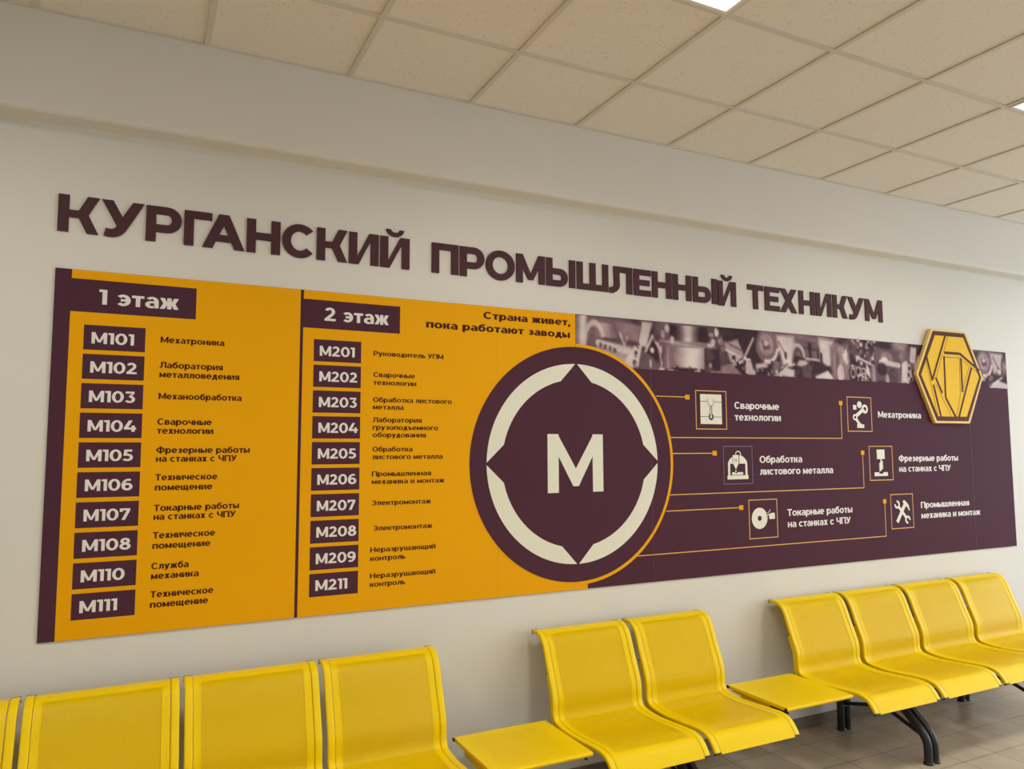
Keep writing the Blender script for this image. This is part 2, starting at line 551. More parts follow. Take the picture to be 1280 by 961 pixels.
    if ch == '6':
        return arc(w * .52, h * .32, w * .50, h * .33, W, B, 0, 360, 28) + arc(w * .60, h * .46, w * .60, h * .55, W, B, 62, 190, 16)
    if ch == '7': return rect(0, h - B, w, h) + [[(w * .18, 0), (w * .18 + W * 1.1, 0), (w, h - B), (w - W * 1.1, h - B)]] + rect(0, h * .7, W * .9, h)
    if ch == '8':
        return arc(w / 2, h * .735, w * .43, h * .275, W, B, 0, 360, 24) + arc(w / 2, h * .29, w * .5, h * .305, W, B, 0, 360, 26)
    if ch == '9':
        return [[(w - x, h - y) for x, y in p] for p in G('6', w, h, W, B)]
    if ch == ',': return [[(0, -h * .22), (W * .6, -h * .22), (W * 1.1, B), (0, B)]]
    return []


UW = {'А': .80, 'В': .74, 'Г': .60, 'Д': .80, 'Е': .64, 'Ж': 1.08, 'З': .66, 'И': .80, 'Й': .80, 'К': .76, 'Л': .80, 'М': .92, 'Н': .78, 'О': .86,
      'П': .78, 'Р': .70, 'С': .78, 'Т': .68, 'У': .76, 'Ф': .98, 'Х': .76, 'Ч': .72, 'Ш': 1.08, 'Щ': 1.12, 'Ь': .68, 'Ъ': .82, 'Ы': .96, 'Э': .78,
      'Ю': 1.10, 'Я': .72, '0': .74, '1': .34, '2': .64, '3': .64, '4': .76, '5': .64, '6': .68, '7': .66, '8': .68, '9': .68, ',': .16}


def glyph(ch, cap, W, B):
    """-> (polygons, advance) at cap height `cap`"""
    if ch == ' ':
        return [], cap * 0.30
    if ch in UW:
        w = UW[ch] * cap
        return G(ch, w, cap, W, B), w
    u = ch.upper()
    h = cap * 0.76
    if ch == 'а':
        w = cap * .60
        p = rect(w - W, 0, w, h * .62) + arc(w * .5, h * .60, w * .5, h * .42, W, B * .9, -2, 145, 12) + arc(w * .42, h * .30, w * .42, h * .32, W, B * .85, 90, 270, 12)
        return p + rect(w * .42, h * .62 - B * .85, w - W * .5, h * .62) + rect(w * .42, -h * .02, w * .62, B * .8), w
    if ch == 'е':
        w = cap * .66
        return arc(w / 2, h / 2, w / 2, h * .52, W, B, 0, 318, 28) + rect(W * .6, h * .5 - B * .42, w * .98, h * .5 + B * .42), w
    if ch == 'б':
        w = cap * .66
        return arc(w / 2, h * .48, w / 2, h * .50, W, B, 0, 360, 26) + arc(w * .62, cap * .50, w * .62, cap * .50, W, B, 88, 180, 10) + rect(w * .58, cap * 1.0 - B * .95, w * .92, cap * 1.03), w
    if ch == 'р':
        w = cap * .68
        return rect(0, -cap * .26, W, h) + arc(w * .54, h / 2, w * .46, h * .52, W, B, 0, 360, 26), w
    if ch == 'у':
        w = cap * .64
        d = W * 1.08
        return y_tail(w, h, W, B, -cap * .25) + para(w * .46 - d * .5, h * .10, 0, h, d), w
    w = UW[u] * cap * .80
    return G(u, w, h, W, B), w


def text_polys(s, cap, W, B, track=0.10):
    out, x = [], 0.0
    for c in s:
        p, a = glyph(c, cap, W, B)
        out += [[(px + x, py) for px, py in q] for q in p]
        x += a + (track * cap if c != ' ' else track * cap)
    return out, x - track * cap


def union(polys):
    """one clean triangulation of overlapping 2D polygons -> (points, triangles)"""
    vs, fs = [], []
    for q in polys:
        ar = sum(q[i][0] * q[(i + 1) % len(q)][1] - q[(i + 1) % len(q)][0] * q[i][1] for i in range(len(q)))
        if abs(ar) < 1e-10:
            continue
        if ar < 0:
            q = q[::-1]
        fs.append(list(range(len(vs), len(vs) + len(q))))
        vs += [Vector((a * 100, c * 100)) for a, c in q]
    v, e, f, ov, oe, of = delaunay_2d_cdt(vs, [], fs, 1, 1e-4)
    tr = [t for t, o_ in zip(f, of) if o_]
    out = []
    for t in tr:
        ar = sum(v[t[i]].x * v[t[(i + 1) % len(t)]].y - v[t[(i + 1) % len(t)]].x * v[t[i]].y for i in range(len(t)))
        out.append(list(t) if ar > 0 else list(t)[::-1])
    return [(p.x / 100, p.y / 100) for p in v], out


def put_flat(mb, polys, y):
    v, tr = union(polys)
    i = len(mb.v)
    mb.v += [(a, y, c) for a, c in v]
    for t in tr:
        mb.f.append(tuple(i + k for k in t))
        mb.uv.append(None)


def put_text(mb, s, x, z, cap, y, width=None, weight=0.20, right=None, track=0.05):
    W, B = cap * weight, cap * weight * .86
    p, tw = text_polys(s, cap, W, B, track)
    k = 1.0 if width is None else width / tw
    if right is not None:
        x = right - tw * k
    put_flat(mb, [[(x + a * k, z + b_) for a, b_ in q] for q in p], y)


# ------------------------------------------------------------------ raised heading letters on the wall
def prism(mb, polys, y0, y1):
    v, tr = union(polys)
    i, n = len(mb.v), len(v)
    mb.v += [(a, y0, c) for a, c in v] + [(a, y1, c) for a, c in v]
    cnt = {}
    for t in tr:
        for k in range(len(t)):
            e = (t[k], t[(k + 1) % len(t)])
            cnt[e] = cnt.get(e, 0) + 1
        mb.f.append(tuple(i + k for k in t))
        mb.f.append(tuple(i + n + k for k in reversed(t)))
        mb.uv += [None, None]
    for (a, c) in cnt:
        if (c, a) not in cnt:
            mb.f.append((i + a, i + n + a, i + n + c, i + c))
            mb.uv.append(None)


HEAD = [('КУРГАНСКИЙ', 'first', [(-.315, -.173), (-.165, -.012), (-.004, .131), (.140, .249), (.212, .382), (.390, .531), (.539, .684), (.691, .830), (.838, .978), (.986, 1.129)]),
        ('ПРОМЫШЛЕННЫЙ', 'second', [(1.242, 1.381), (1.388, 1.521), (1.528, 1.691), (1.699, 1.867), (1.874, 2.051), (2.060, 2.260), (2.267, 2.418), (2.427, 2.545), (2.554, 2.690), (2.698, 2.833), (2.844, 3.023), (3.030, 3.170)]),
        ('ТЕХНИКУМ', 'third', [(3.262, 3.389), (3.401, 3.522), (3.526, 3.669), (3.688, 3.826), (3.836, 3.976), (3.988, 4.121), (4.128, 4.283), (4.292, 4.461)])]
ORD = ['first', 'second', 'third', 'fourth', 'fifth', 'sixth', 'seventh', 'eighth', 'ninth', 'tenth', 'eleventh', 'last']
for word, wn, ext in HEAD:
    for k, (ch, (xa, xb)) in enumerate(zip(word, ext)):
        xm = (xa + xb) / 2
        base = 2.5155 - 0.0042 * (xm + 0.3) if xm < 3 else 2.497
        capz = 0.1485
        p = G(ch, xb - xa, capz, 0.0380, 0.0325)
        mb = MB()
        prism(mb, [[(u - (xb - xa) / 2, v) for u, v in q] for q in p], -0.007, 0.0)
        o = mb.build('raised_letter', M['letter'])
        o.location = (xm, 0.0, base)
        pos = 'last' if k == len(word) - 1 else ORD[k]
        tag(o, f'dark plum raised letter {ch}, {pos} letter of the {wn} heading word on the wall', 'letter', 'raised letters of the wall heading')

# ------------------------------------------------------------------ information board
BX0, BX1, BZ0, BZ1 = -0.314, 5.808, 0.938, 2.367
board = empty('information_board', (2.747, 0.0, 0.938), 'long plum and amber wall board with room lists, round M badge and icons', 'sign')
OX, OZ = 2.747, 0.938


def part(mb, name, m, parent=board, smooth=False):
    """mesh given in room coordinates, stored relative to the board"""
    mb.v = [(x - OX, y, z - OZ) for x, y, z in mb.v]
    return mb.build(name, m, parent, smooth)


YP, Y1, Y2, Y3, Y4 = -0.0060, -0.0065, -0.0070, -0.0075, -0.0080
seams = [BX0, 0.631, 1.590, 2.527, 3.462, 4.397, 5.332, BX1]
for a, c in zip(seams[:-1], seams[1:]):
    mb = MB(); mb.box(a + 0.0003, c - 0.0003, YP, 0.0, BZ0, BZ1)
    part(mb, 'panel', M['purple'])


def flat(x0, z0, x1, z1, y, mb=None):
    mb = mb or MB()
    mb.face([(x0, y, z0), (x1, y, z0), (x1, y, z1), (x0, y, z1)])
    return mb


CX, CZ0, RD, RG = 2.0475, 1.584, 0.607, 0.624
# amber field: left column, then right part cut by the round badge
mb = flat(-0.257, BZ0, 0.6245, BZ1, Y1)
part(mb, 'amber_field', M['yellow'])
mb = flat(0.638, BZ0, 1.40, BZ1, Y1)
N = 48
for k in range(N):
    xa, xb = 1.40 + (2.0465 - 1.40) * k / N, 1.40 + (2.0465 - 1.40) * (k + 1) / N
    mb.face([(xa, Y1, BZ0), (xb, Y1, BZ0), (xb, Y1, BZ1), (xa, Y1, BZ1)])
flat(2.0465, BZ0, 2.105, 1.0, Y1, mb)
part(mb, 'amber_field', M['yellow'])
# badge: gold rim, plum disc, cream ring, letter
gold = MB()
for q in arc(CX, CZ0, RG, RG, 0.03, 0.03, -90, 90, 72):
    gold.face([(a, Y2 - 0.0006, c) for a, c in q])
part(gold, 'badge_rim', M['yellow'])
disc = MB()
disc.face([(CX + RD * math.cos(2 * math.pi * k / 128), Y2 - 0.0009, CZ0 + RD * math.sin(2 * math.pi * k / 128)) for k in range(128)])
badge = part(disc, 'round_badge', M['purple'])
ring = MB()
RO, RI = 0.5165, 0.4325
YR = Y2 - 0.0014
for q4 in range(4):
    base = q4 * 90
    # cream segment between two 45-degree notches
    a_o = math.degrees(math.asin(0.004 / RO)) + 0.2
    xn = 0.0945
    a_i = math.degrees(math.asin(xn / RI))
    n = 30
    for k in range(n):
        f0, f1 = k / n, (k + 1) / n
        oa0, oa1 = base + a_o + (90 - 2 * a_o) * f0, base + a_o + (90 - 2 * a_o) * f1
        ia0, ia1 = base + a_i + (90 - 2 * a_i) * f0, base + a_i + (90 - 2 * a_i) * f1
        P = lambda R, a: (CX + R * math.cos(math.radians(a)), YR, CZ0 + R * math.sin(math.radians(a)))
        ring.face([P(RI, ia0), P(RO, oa0), P(RO, oa1), P(RI, ia1)])
part(ring, 'cream_ring', M['white'], badge)
mm = MB()
put_flat(mm, [[(1.8725, 1.4325), (1.9375, 1.4325), (1.9375, 1.7325), (1.8725, 1.7325)], [(2.143, 1.4325), (2.208, 1.4325), (2.208, 1.7325), (2.143, 1.7325)],
              [(1.8725, 1.7325), (2.0235, 1.464), (2.057, 1.464), (2.040, 1.555), (1.932, 1.7325)], [(2.208, 1.7325), (2.1485, 1.7325), (2.040, 1.555), (2.0235, 1.464), (2.057, 1.464)]], YR)
part(mm, 'badge_letter', M['white'], badge)
# faint panel joints across the print
for xs, m in ((0.631, None), (1.590, 'jointy'), (2.527, 'faint'), (5.332, 'faint')):
    if m is None:
        continue
    part(flat(xs - 0.0009, BZ0, xs + 0.0009, 2.10 if xs > 2 else BZ1, Y2 - 0.0012 if xs > 2 else Y1 - 0.0003), 'panel_joint', M[m])

# floor headings
for (x0, x1, zt, zb), s, tx, tw in (((-0.257, 0.197, 2.331, 2.200), '1 этаж', -0.160, 0.290), ((0.632, 1.084, 2.327, 2.198), '2 этаж', 0.731, 0.298)):
    fp = part(flat(x0, zb, x1, zt, Y2), 'floor_plate', M['purple'])
    t = MB()
    put_text(t, s, tx, 2.2345, 0.0600, Y3, width=tw, weight=0.20)
    part(t, 'lettering', M['whitetext'], fp)

ROOMS1 = ['М101', 'М102', 'М103', 'М104', 'М105', 'М106', 'М107', 'М108', 'М110', 'М111']
RW1 = [.150, .164, .162, .170, .163, .165, .161, .167, .150, .128]
RW2 = [.158, .171, .171, .177, .171, .173, .171, .177, .176, .140]
ROOMS2 = ['М201', 'М202', 'М203', 'М204', 'М205', 'М206', 'М207', 'М208', 'М209', 'М211']
for rooms, wds, x0, x1, zt, pitch, tx in ((ROOMS1, RW1, -0.2075, 0.0105, 2.150, 0.11567, -0.180), (ROOMS2, RW2, 0.686, 0.9005, 2.148, 0.11456, 0.7125)):
    for k, s in enumerate(rooms):
        top = zt - pitch * k
        rp = part(flat(x0, top - 0.0985, x1, top, Y2), 'room_plate', M['purple'])
        t = MB()
        put_text(t, s, tx, top - 0.0735, 0.0450, Y3, width=wds[k], weight=0.205, track=0.07)
        part(t, 'lettering', M['whitetext'], rp)

DESC = [
    (.0255, .067, [(2.0945, .312, 'Мехатроника')]),
    (.0255, .067, [(1.9905, .309, 'Лаборатория'), (1.952, .376, 'металловедения')]),
    (.0255, .067, [(1.863, .387, 'Механообработка')]),
    (.0255, .066, [(1.759, .272, 'Сварочные'), (1.7225, .279, 'технологии')]),
    (.0255, .066, [(1.644, .426, 'Фрезерные работы'), (1.609, .375, 'на станках с ЧПУ')]),
    (.0255, .066, [(1.5345, .300, 'Техническое'), (1.494, .282, 'помещение')]),
    (.0255, .065, [(1.412, .389, 'Токарные работы'), (1.377, .377, 'на станках с ЧПУ')]),
    (.0255, .065, [(1.3035, .298, 'Техническое'), (1.2625, .281, 'помещение')]),
    (.0255, .064, [(1.1825, .201, 'Служба'), (1.1435, .240, 'механика')]),
    (.0255, .064, [(1.0715, .298, 'Техническое'), (1.032, .279, 'помещение')]),
    (.0225, .959, [(2.088, 1.303, 'Руководитель УПМ')]),
    (.0225, .959, [(1.9895, 1.160, 'Сварочные'), (1.953, 1.167, 'технологии')]),
    (.0225, .959, [(1.8735, 1.347, 'Обработка листового'), (1.840, 1.106, 'металла')]),
    (.0225, .959, [(1.781, 1.196, 'Лаборатория'), (1.7465, 1.278, 'грузоподъемного'), (1.712, 1.217, 'оборудования')]),
    (.0225, .959, [(1.6465, 1.151, 'Обработка'), (1.6115, 1.302, 'листового металла')]),
    (.0225, .958, [(1.534, 1.244, 'Промышленная'), (1.499, 1.311, 'механика и монтаж')]),
    (.0225, .958, [(1.403, 1.244, 'Электромонтаж')]),
    (.0225, .966, [(1.289, 1.251, 'Электромонтаж')]),
    (.0225, .955, [(1.193, 1.268, 'Неразрушающий'), (1.155, 1.121, 'контроль')]),
    (.0225, .955, [(1.0775, 1.268, 'Неразрушающий'), (1.040, 1.121, 'контроль')])]
for cap, x, lines in DESC:
    t = MB()
    for z, xr, s in lines:
        put_text(t, s, x, z, cap, Y2, width=xr - x, weight=0.205 if cap > .024 else 0.195)
    part(t, 'room_description', M['plumtext'])
t = MB()
put_text(t, 'Страна живет,', 1.514, 2.302, 0.0360, Y2, width=0.498, weight=0.225)
put_text(t, 'пока работают заводы', 1.214, 2.237, 0.0360, Y2, width=0.799, weight=0.225)
part(t, 'slogan', M['plumtext'])
for cap, lines in ((.041, [(3.130, 3.485, 1.8885, 'Сварочные'), (3.130, 3.497, 1.820, 'технологии')]),
                   (.041, [(3.314, 3.663, 1.570, 'Обработка'), (3.314, 3.929, 1.4995, 'листового металла')]),
                   (.041, [(3.525, 4.088, 1.2485, 'Токарные работы'), (3.525, 4.070, 1.181, 'на станках с ЧПУ')]),
                   (.041, [(4.369, 4.801, 1.857, 'Мехатроника')]),
                   (.041, [(4.553, 5.178, 1.566, 'Фрезерные работы'), (4.553, 5.093, 1.497, 'на станках с ЧПУ')]),
                   (.041, [(4.755, 5.275, 1.251, 'Промышленная'), (4.755, 5.396, 1.181, 'механика и монтаж')])):
    t = MB()
    for xa, xb, z, s in lines:
        put_text(t, s, xa, z, cap, Y2, width=xb - xa, weight=0.20)
    part(t, 'icon_caption', M['whitetext'])

# connector lines from the badge to the icons
LW = 0.0028
for x0, z, x1, up in ((2.563, 1.947, 2.782, None), (2.660, 1.718, 4.021, 1.944), (2.668, 1.629, 2.971, None),
                      (2.648, 1.401, 4.205, 1.626), (2.618, 1.313, 3.160, None), (2.420, 1.083, 4.395, 1.308)):
    l = flat(x0, z - LW, x1 + (LW if up else 0), z + LW, Y2)
    if up:
        flat(x1 - LW, z, x1 + LW, up, Y2, l)
    lo = part(l, 'connector_line', M['line'])
    part(flat(x1 - 0.0155, (up or z) - 0.0135, x1 + 0.0155, (up or z) + 0.0135, Y3), 'connector_node', M['yellow'], lo)


def frame(x0, z0, x1, z1, m):
    f = MB()
    w = 0.0055
    for q in ((x0, z0, x1, z0 + w), (x0, z1 - w, x1, z1), (x0, z0 + w, x0 + w, z1 - w), (x1 - w, z0 + w, x1, z1 - w)):
        flat(*q, Y2, f)
    return part(f, 'icon_frame', m)


def polys(lst, y):
    mb = MB()
    put_flat(mb, lst, y)
    return mb


def seg(x0, z0, x1, z1, w):
    dx, dz = x1 - x0, z1 - z0
    L = math.hypot(dx, dz)
    nx, nz = -dz / L * w / 2, dx / L * w / 2
    return [(x0 - nx, z0 - nz), (x1 - nx, z1 - nz), (x1 + nx, z1 + nz), (x0 + nx, z0 + nz)]


def ngon(cx, cz, r, n=24, a0=0.0, rz=None):
    rz = rz or r
    return [(cx + r * math.cos(a0 + 2 * math.pi * k / n), cz + rz * math.sin(a0 + 2 * math.pi * k / n)) for k in range(n)]


YI, YJ, YK = Y3, Y3 - 0.0005, Y3 - 0.0010
# weld seam icon
fr = frame(2.840, 1.765, 3.070, 1.990, M['line'])
part(polys([[(2.874, 1.796), (3.032, 1.796), (3.032, 1.968), (2.874, 1.968)]], YI), 'icon', M['white'], fr)
sk = [seg(2.874, 1.926, 2.927, 1.926, .003), seg(2.975, 1.925, 3.032, 1.925, .003), seg(2.874, 1.839, 2.932, 1.839, .003), seg(2.972, 1.838, 3.032, 1.838, .003),
      seg(2.945, 1.900, 2.945, 1.848, .005), seg(2.9575, 1.900, 2.9575, 1.848, .005)]
sk += arc(2.951, 1.927, .023, .028, .003, .003, 180, 360, 12) + [seg(2.9295, 1.926, 2.9295, 1.944, .003), seg(2.9725, 1.926, 2.9725, 1.944, .003)]
sk += arc(2.9515, 1.838, .019, .020, .012, .012, 120, 420, 20)
part(polys(sk, YJ), 'icon_lines', M['sketch'], fr)
# press brake icon
fr = frame(3.034, 1.448, 3.259, 1.671, M['faint'])
ic = [[(3.062, 1.477), (3.222, 1.477), (3.222, 1.500), (3.062, 1.500)], [(3.098, 1.503), (3.182, 1.503), (3.182, 1.518), (3.142, 1.518), (3.130, 1.510), (3.118, 1.518), (3.098, 1.518)],
      [(3.068, 1.500), (3.084, 1.500), (3.084, 1.572), (3.068, 1.572)], [(3.200, 1.500), (3.216, 1.500), (3.216, 1.572), (3.200, 1.572)],
      [(3.068, 1.567), (3.103, 1.567), (3.103, 1.608), (3.082, 1.594), (3.072, 1.580)], [(3.155, 1.567), (3.216, 1.567), (3.212, 1.582), (3.198, 1.598), (3.178, 1.612), (3.155, 1.616)],
      [(3.106, 1.570), (3.128, 1.534), (3.150, 1.570), (3.150, 1.618), (3.106, 1.618)], [(3.122, 1.519), (3.132, 1.519), (3.129, 1.532), (3.125, 1.532)]]
ic += arc(3.147, 1.622, .022, .020, .006, .006, 0, 180, 12) + [[(3.163, 1.605), (3.169, 1.605), (3.169, 1.622), (3.163, 1.622)]]
part(polys(ic, YI), 'icon', M['white'], fr)
part(polys([seg(3.119, 1.596, 3.123, 1.578, .004), seg(3.131, 1.596, 3.135, 1.578, .004)], YJ), 'icon_lines', M['sketch'], fr)
# turning icon: disc and cutter
fr = frame(3.217, 1.127, 3.444, 1.356, M['line'])
ic = arc(3.300, 1.245, .0615, .062, .046, .047, 0, 360, 40)
ic += [[(3.378, 1.237), (3.422, 1.238), (3.420, 1.273), (3.394, 1.273), (3.390, 1.262), (3.372, 1.266)], seg(3.362, 1.262, 3.392, 1.270, .005)]
ic += arc(3.362, 1.300, .026, .026, .004, .004, -90, -10, 8)
part(polys(ic, YI), 'icon', M['white'], fr)
# robot arm icon
fr = frame(4.078, 1.762, 4.308, 1.988, M['line'])
ic = [[(4.165, 1.786), (4.231, 1.786), (4.231, 1.810), (4.210, 1.810), (4.204, 1.816), (4.184, 1.816), (4.165, 1.810)], seg(4.156, 1.845, 4.192, 1.806, .021), seg(4.158, 1.862, 4.232, 1.910, .024)]
ic += arc(4.149, 1.855, .022, .021, .012, .012, 0, 360, 20) + arc(4.243, 1.910, .029, .030, .015, .016, 0, 360, 22)
ic += [[(4.222, 1.900), (4.250, 1.880), (4.268, 1.892), (4.268, 1.905), (4.248, 1.895), (4.236, 1.908)], [(4.133, 1.905), (4.164, 1.904), (4.164, 1.934), (4.133, 1.935)]]
ic += [ngon(4.194, 1.937, .018, 16)] + [seg(4.194 - .024 * math.cos(a), 1.937 - .024 * math.sin(a), 4.194 + .024 * math.cos(a), 1.937 + .024 * math.sin(a), .010) for a in (0.4, 1.185, 1.97, 2.755)]
part(polys(ic, YI), 'icon', M['white'], fr)
# milling icon
fr = frame(4.265, 1.444, 4.492, 1.670, M['line'])
ic = [[(4.339, 1.584), (4.414, 1.584), (4.414, 1.646), (4.339, 1.646)], [(4.371, 1.560), (4.382, 1.560), (4.382, 1.584), (4.371, 1.584)],
      [(4.310, 1.473), (4.438, 1.473), (4.438, 1.498), (4.395, 1.498), (4.395, 1.488), (4.356, 1.488), (4.356, 1.498), (4.310, 1.498)]]
for k in range(4):
    z = 1.506 + k * 0.014
    ic.append([(4.357, z), (4.366, z - .003), (4.396, z + .018), (4.394, z + .024), (4.384, z + .024), (4.357, z + .006)])
part(polys(ic, YI), 'icon', M['white'], fr)
# wrench and hammer icon
fr = frame(4.452, 1.124, 4.676, 1.352, M['line'])
ic = [seg(4.530, 1.268, 4.602, 1.193, .020)]
for (wx, wz, a) in ((4.515, 1.283, 135), (4.615, 1.180, -45)):
    ic += arc(wx, wz, .027, .027, .014, .014, a + 38, a + 322, 16)
ic += [seg(4.510, 1.168, 4.594, 1.284, .026), [(4.572, 1.300), (4.584, 1.312), (4.612, 1.294), (4.628, 1.276), (4.640, 1.240), (4.630, 1.240), (4.616, 1.262), (4.602, 1.268), (4.590, 1.278), (4.580, 1.284)]]
part(polys(ic, YI), 'icon', M['white'], fr)

# ------------------------------------------------------------------ printed photo strip of machine parts (a flat print)
PX0, PX1, PZ0, PZ1 = 2.0485, 5.804, 2.094, 2.364
NX, NZ = 560, 44
rng = np.random.RandomState(7)
uu, vv = np.meshgrid((np.arange(NX) + .5) / NX * (PX1 - PX0), (np.arange(NZ) + .5) / NZ)      # metres from the left, 0 top .. 1 bottom


def fbm(sx, sy, seed):
    r = np.random.RandomState(seed)
    out = np.zeros_like(uu)
    amp = 1.0
    for o_ in range(4):
        gx, gz = int((PX1 - PX0) * sx * 2 ** o_) + 3, int(sy * 2 ** o_) + 3
        g = r.rand(gz, gx)
        fx, fz = uu / (PX1 - PX0) * (gx - 2), vv * (gz - 2)
        ix, iz = fx.astype(int), fz.astype(int)
        tx, tz = fx - ix, fz - iz
        tx, tz = tx * tx * (3 - 2 * tx), tz * tz * (3 - 2 * tz)
        out += amp * ((g[iz, ix] * (1 - tx) + g[iz, ix + 1] * tx) * (1 - tz) + (g[iz + 1, ix] * (1 - tx) + g[iz + 1, ix + 1] * tx) * tz)
        amp *= .55
    return out / 2.0


H = PZ1 - PZ0
L = 0.10 + 0.62 * np.clip((fbm(5, 2, 1) - .38) * 2.2, 0, 1) * 0.75
big = fbm(1.6, 1, 5)
L = np.clip(L + (big - .55) * 0.9, 0.04, 0.9)


def blend(mask, val):
    global L
    L = L * (1 - mask) + val * mask


def sm(d, w=.08):
    return np.clip(.5 - d / w, 0, 1)


def ell(x, v, rx, rv, val, soft=.25):
    d = np.sqrt(((uu - x) / rx) ** 2 + ((vv - v) / rv) ** 2) - 1
    blend(sm(d, soft), val)


def ringe(x, v, rx, rv, t, val, a0=-180, a1=180):
    q = np.sqrt(((uu - x) / rx) ** 2 + ((vv - v) / rv) ** 2)
    an = np.degrees(np.arctan2(-(vv - v) / rv, (uu - x) / rx))
    ins = ((an - a0) % 360) <= (a1 - a0) if a1 - a0 < 360 else True
    blend(sm(np.abs(q - 1) - t, .12) * ins, val)


def quad(pts, val, soft=.012):
    """convex polygon in (u, v)"""
    d = np.full_like(uu, -9.0)
    P = [(a, b_ * H) for a, b_ in pts]
    cxm, czm = sum(p[0] for p in P) / len(P), sum(p[1] for p in P) / len(P)
    for i in range(len(P)):
        (xa, ya), (xb, yb) = P[i], P[(i + 1) % len(P)]
        nx, ny = yb - ya, xa - xb
        ln = math.hypot(nx, ny) or 1
        s_ = ((uu - xa) * nx + (vv * H - ya) * ny) / ln
        if ((cxm - xa) * nx + (czm - ya) * ny) > 0:
            s_ = -s_
        d = np.maximum(d, s_)
    blend(np.clip(.5 - d / soft, 0, 1), val)


def bar(x0, v0, x1, v1, w, val):
    dx, dz = x1 - x0, (v1 - v0) * H
    t_ = np.clip(((uu - x0) * dx + ((vv - v0) * H) * dz) / (dx * dx + dz * dz), 0, 1)
    d = np.hypot(uu - x0 - t_ * dx, (vv - v0) * H - t_ * dz) - w / 2
    blend(np.clip(.5 - d / .008, 0, 1), val)


def cyl(x0, x1, v0, v1, peak, lo, hi, sharp=3.0):
    t_ = (uu - x0) / (x1 - x0)
    val = lo + (hi - lo) * np.exp(-((t_ - peak) * sharp) ** 2)
    m = (uu > x0) * (uu < x1) * (vv > v0) * (vv < v1)
    blend(m.astype(float), val)


# left group, paler
blend(np.clip(1 - uu / 0.62, 0, 1) * .85, 0.52 + .45 * (fbm(9, 3, 9) - .5))
cyl(0.0, 0.075, .0, 1.0, .6, .45, .86)
cyl(0.10, 0.26, .12, .40, .5, .38, .62)
ringe(.115, .55, .062, .42, .16, .78, 20, 200)
ell(.10, .60, .035, .25, .35)
quad([(.13, .45), (.36, .55), (.36, .98), (.12, .98)], .60)
bar(.14, .52, .34, .66, .034, .82)
for k in range(4):
    ell(.155 + .030 * k, .565 + .03 * k, .010, .055, .34)
bar(.13, .80, .33, .92, .020, .72)
quad([(.24, .05), (.42, .12), (.40, .45), (.28, .40)], .50)
bar(.28, .30, .31, .55, .010, .8); bar(.33, .35, .30, .62, .008, .75)
# bracket with bolts, dark cone
quad([(.43, .02), (.50, .02), (.455, .55), (.40, .52)], .78)
quad([(.31, .86), (.37, .55), (.43, .48), (.40, .95), (.33, 1.0)], .84)
bar(.50, .30, .445, .66, .014, .85); bar(.50, .30, .545, .58, .012, .80)
quad([(.40, 1.0), (.425, .60), (.50, .75), (.55, 1.0)], .30)
for bx, bv in ((.375, .88), (.385, .70), (.398, .52)):
    ell(bx, bv, .012, .07, .22); ell(bx + .004, bv + .02, .005, .03, .7)
ell(.495, .60, .012, .06, .88); ell(.482, .88, .008, .09, .75)
quad([(.53, .42), (.57, .42), (.60, 1.0), (.56, 1.0)], .74); ell(.565, .72, .010, .09, .2)
# large turned part
blend(((uu > .50) & (uu < .98) & (vv < .42)).astype(float) * .8, .30)
cyl(.62, .89, .02, .36, .48, .10, .80, 5)
cyl(.54, .96, .36, .50, .5, .22, .55, 2)
bar(.55, .38, .95, .52, .006, .70)
cyl(.615, .865, .50, .93, .62, .34, .93, 2.6)
cyl(.865, .985, .48, .95, .3, .08, .22)
cyl(.56, .615, .50, .95, .8, .3, .55)
for _ in range(40):
    x_ = .55 + rng.rand() * .5; v_ = (.95 + rng.rand() * .1) if x_ < .9 else rng.rand()
    ell(x_, v_, .006 + .018 * rng.rand(), .03 + .05 * rng.rand(), rng.choice([.08, .2, .6, .75]))
for x_, v_, val in ((.60, .12, .72), (.635, .36, .70), (.57, .25, .60), (.96, .12, .85), (.93, .35, .75), (.99, .30, .8)):
    ell(x_, v_, .016, .09, val)
quad([(.66, .93), (.80, .93), (.78, 1.0), (.64, 1.0)], .10)
# clamp group
blend(((uu > .98) & (uu < 1.10)).astype(float) * .6, .28)
quad([(1.02, .35), (1.12, .22), (1.17, .60), (1.07, .82)], .62); bar(1.03, .48, 1.14, .62, .012, .86); bar(1.06, .36, 1.16, .48, .010, .3)
quad([(1.12, .04), (1.28, .10), (1.24, .55), (1.17, .52)], .14)
bar(1.245, .18, 1.155, .72, .012, .86)
for _ in range(46):
    x_ = 1.07 + rng.rand() * .16; v_ = .60 + rng.rand() * .4
    ell(x_, v_, .004 + .010 * rng.rand(), .02 + .05 * rng.rand(), rng.choice([.06, .1, .75, .9]))
quad([(1.0, .85), (1.07, .78), (1.14, 1.0), (.99, 1.0)], .52)
quad([(1.17, .82), (1.22, .65), (1.25, 1.0), (1.20, 1.0)], .68)
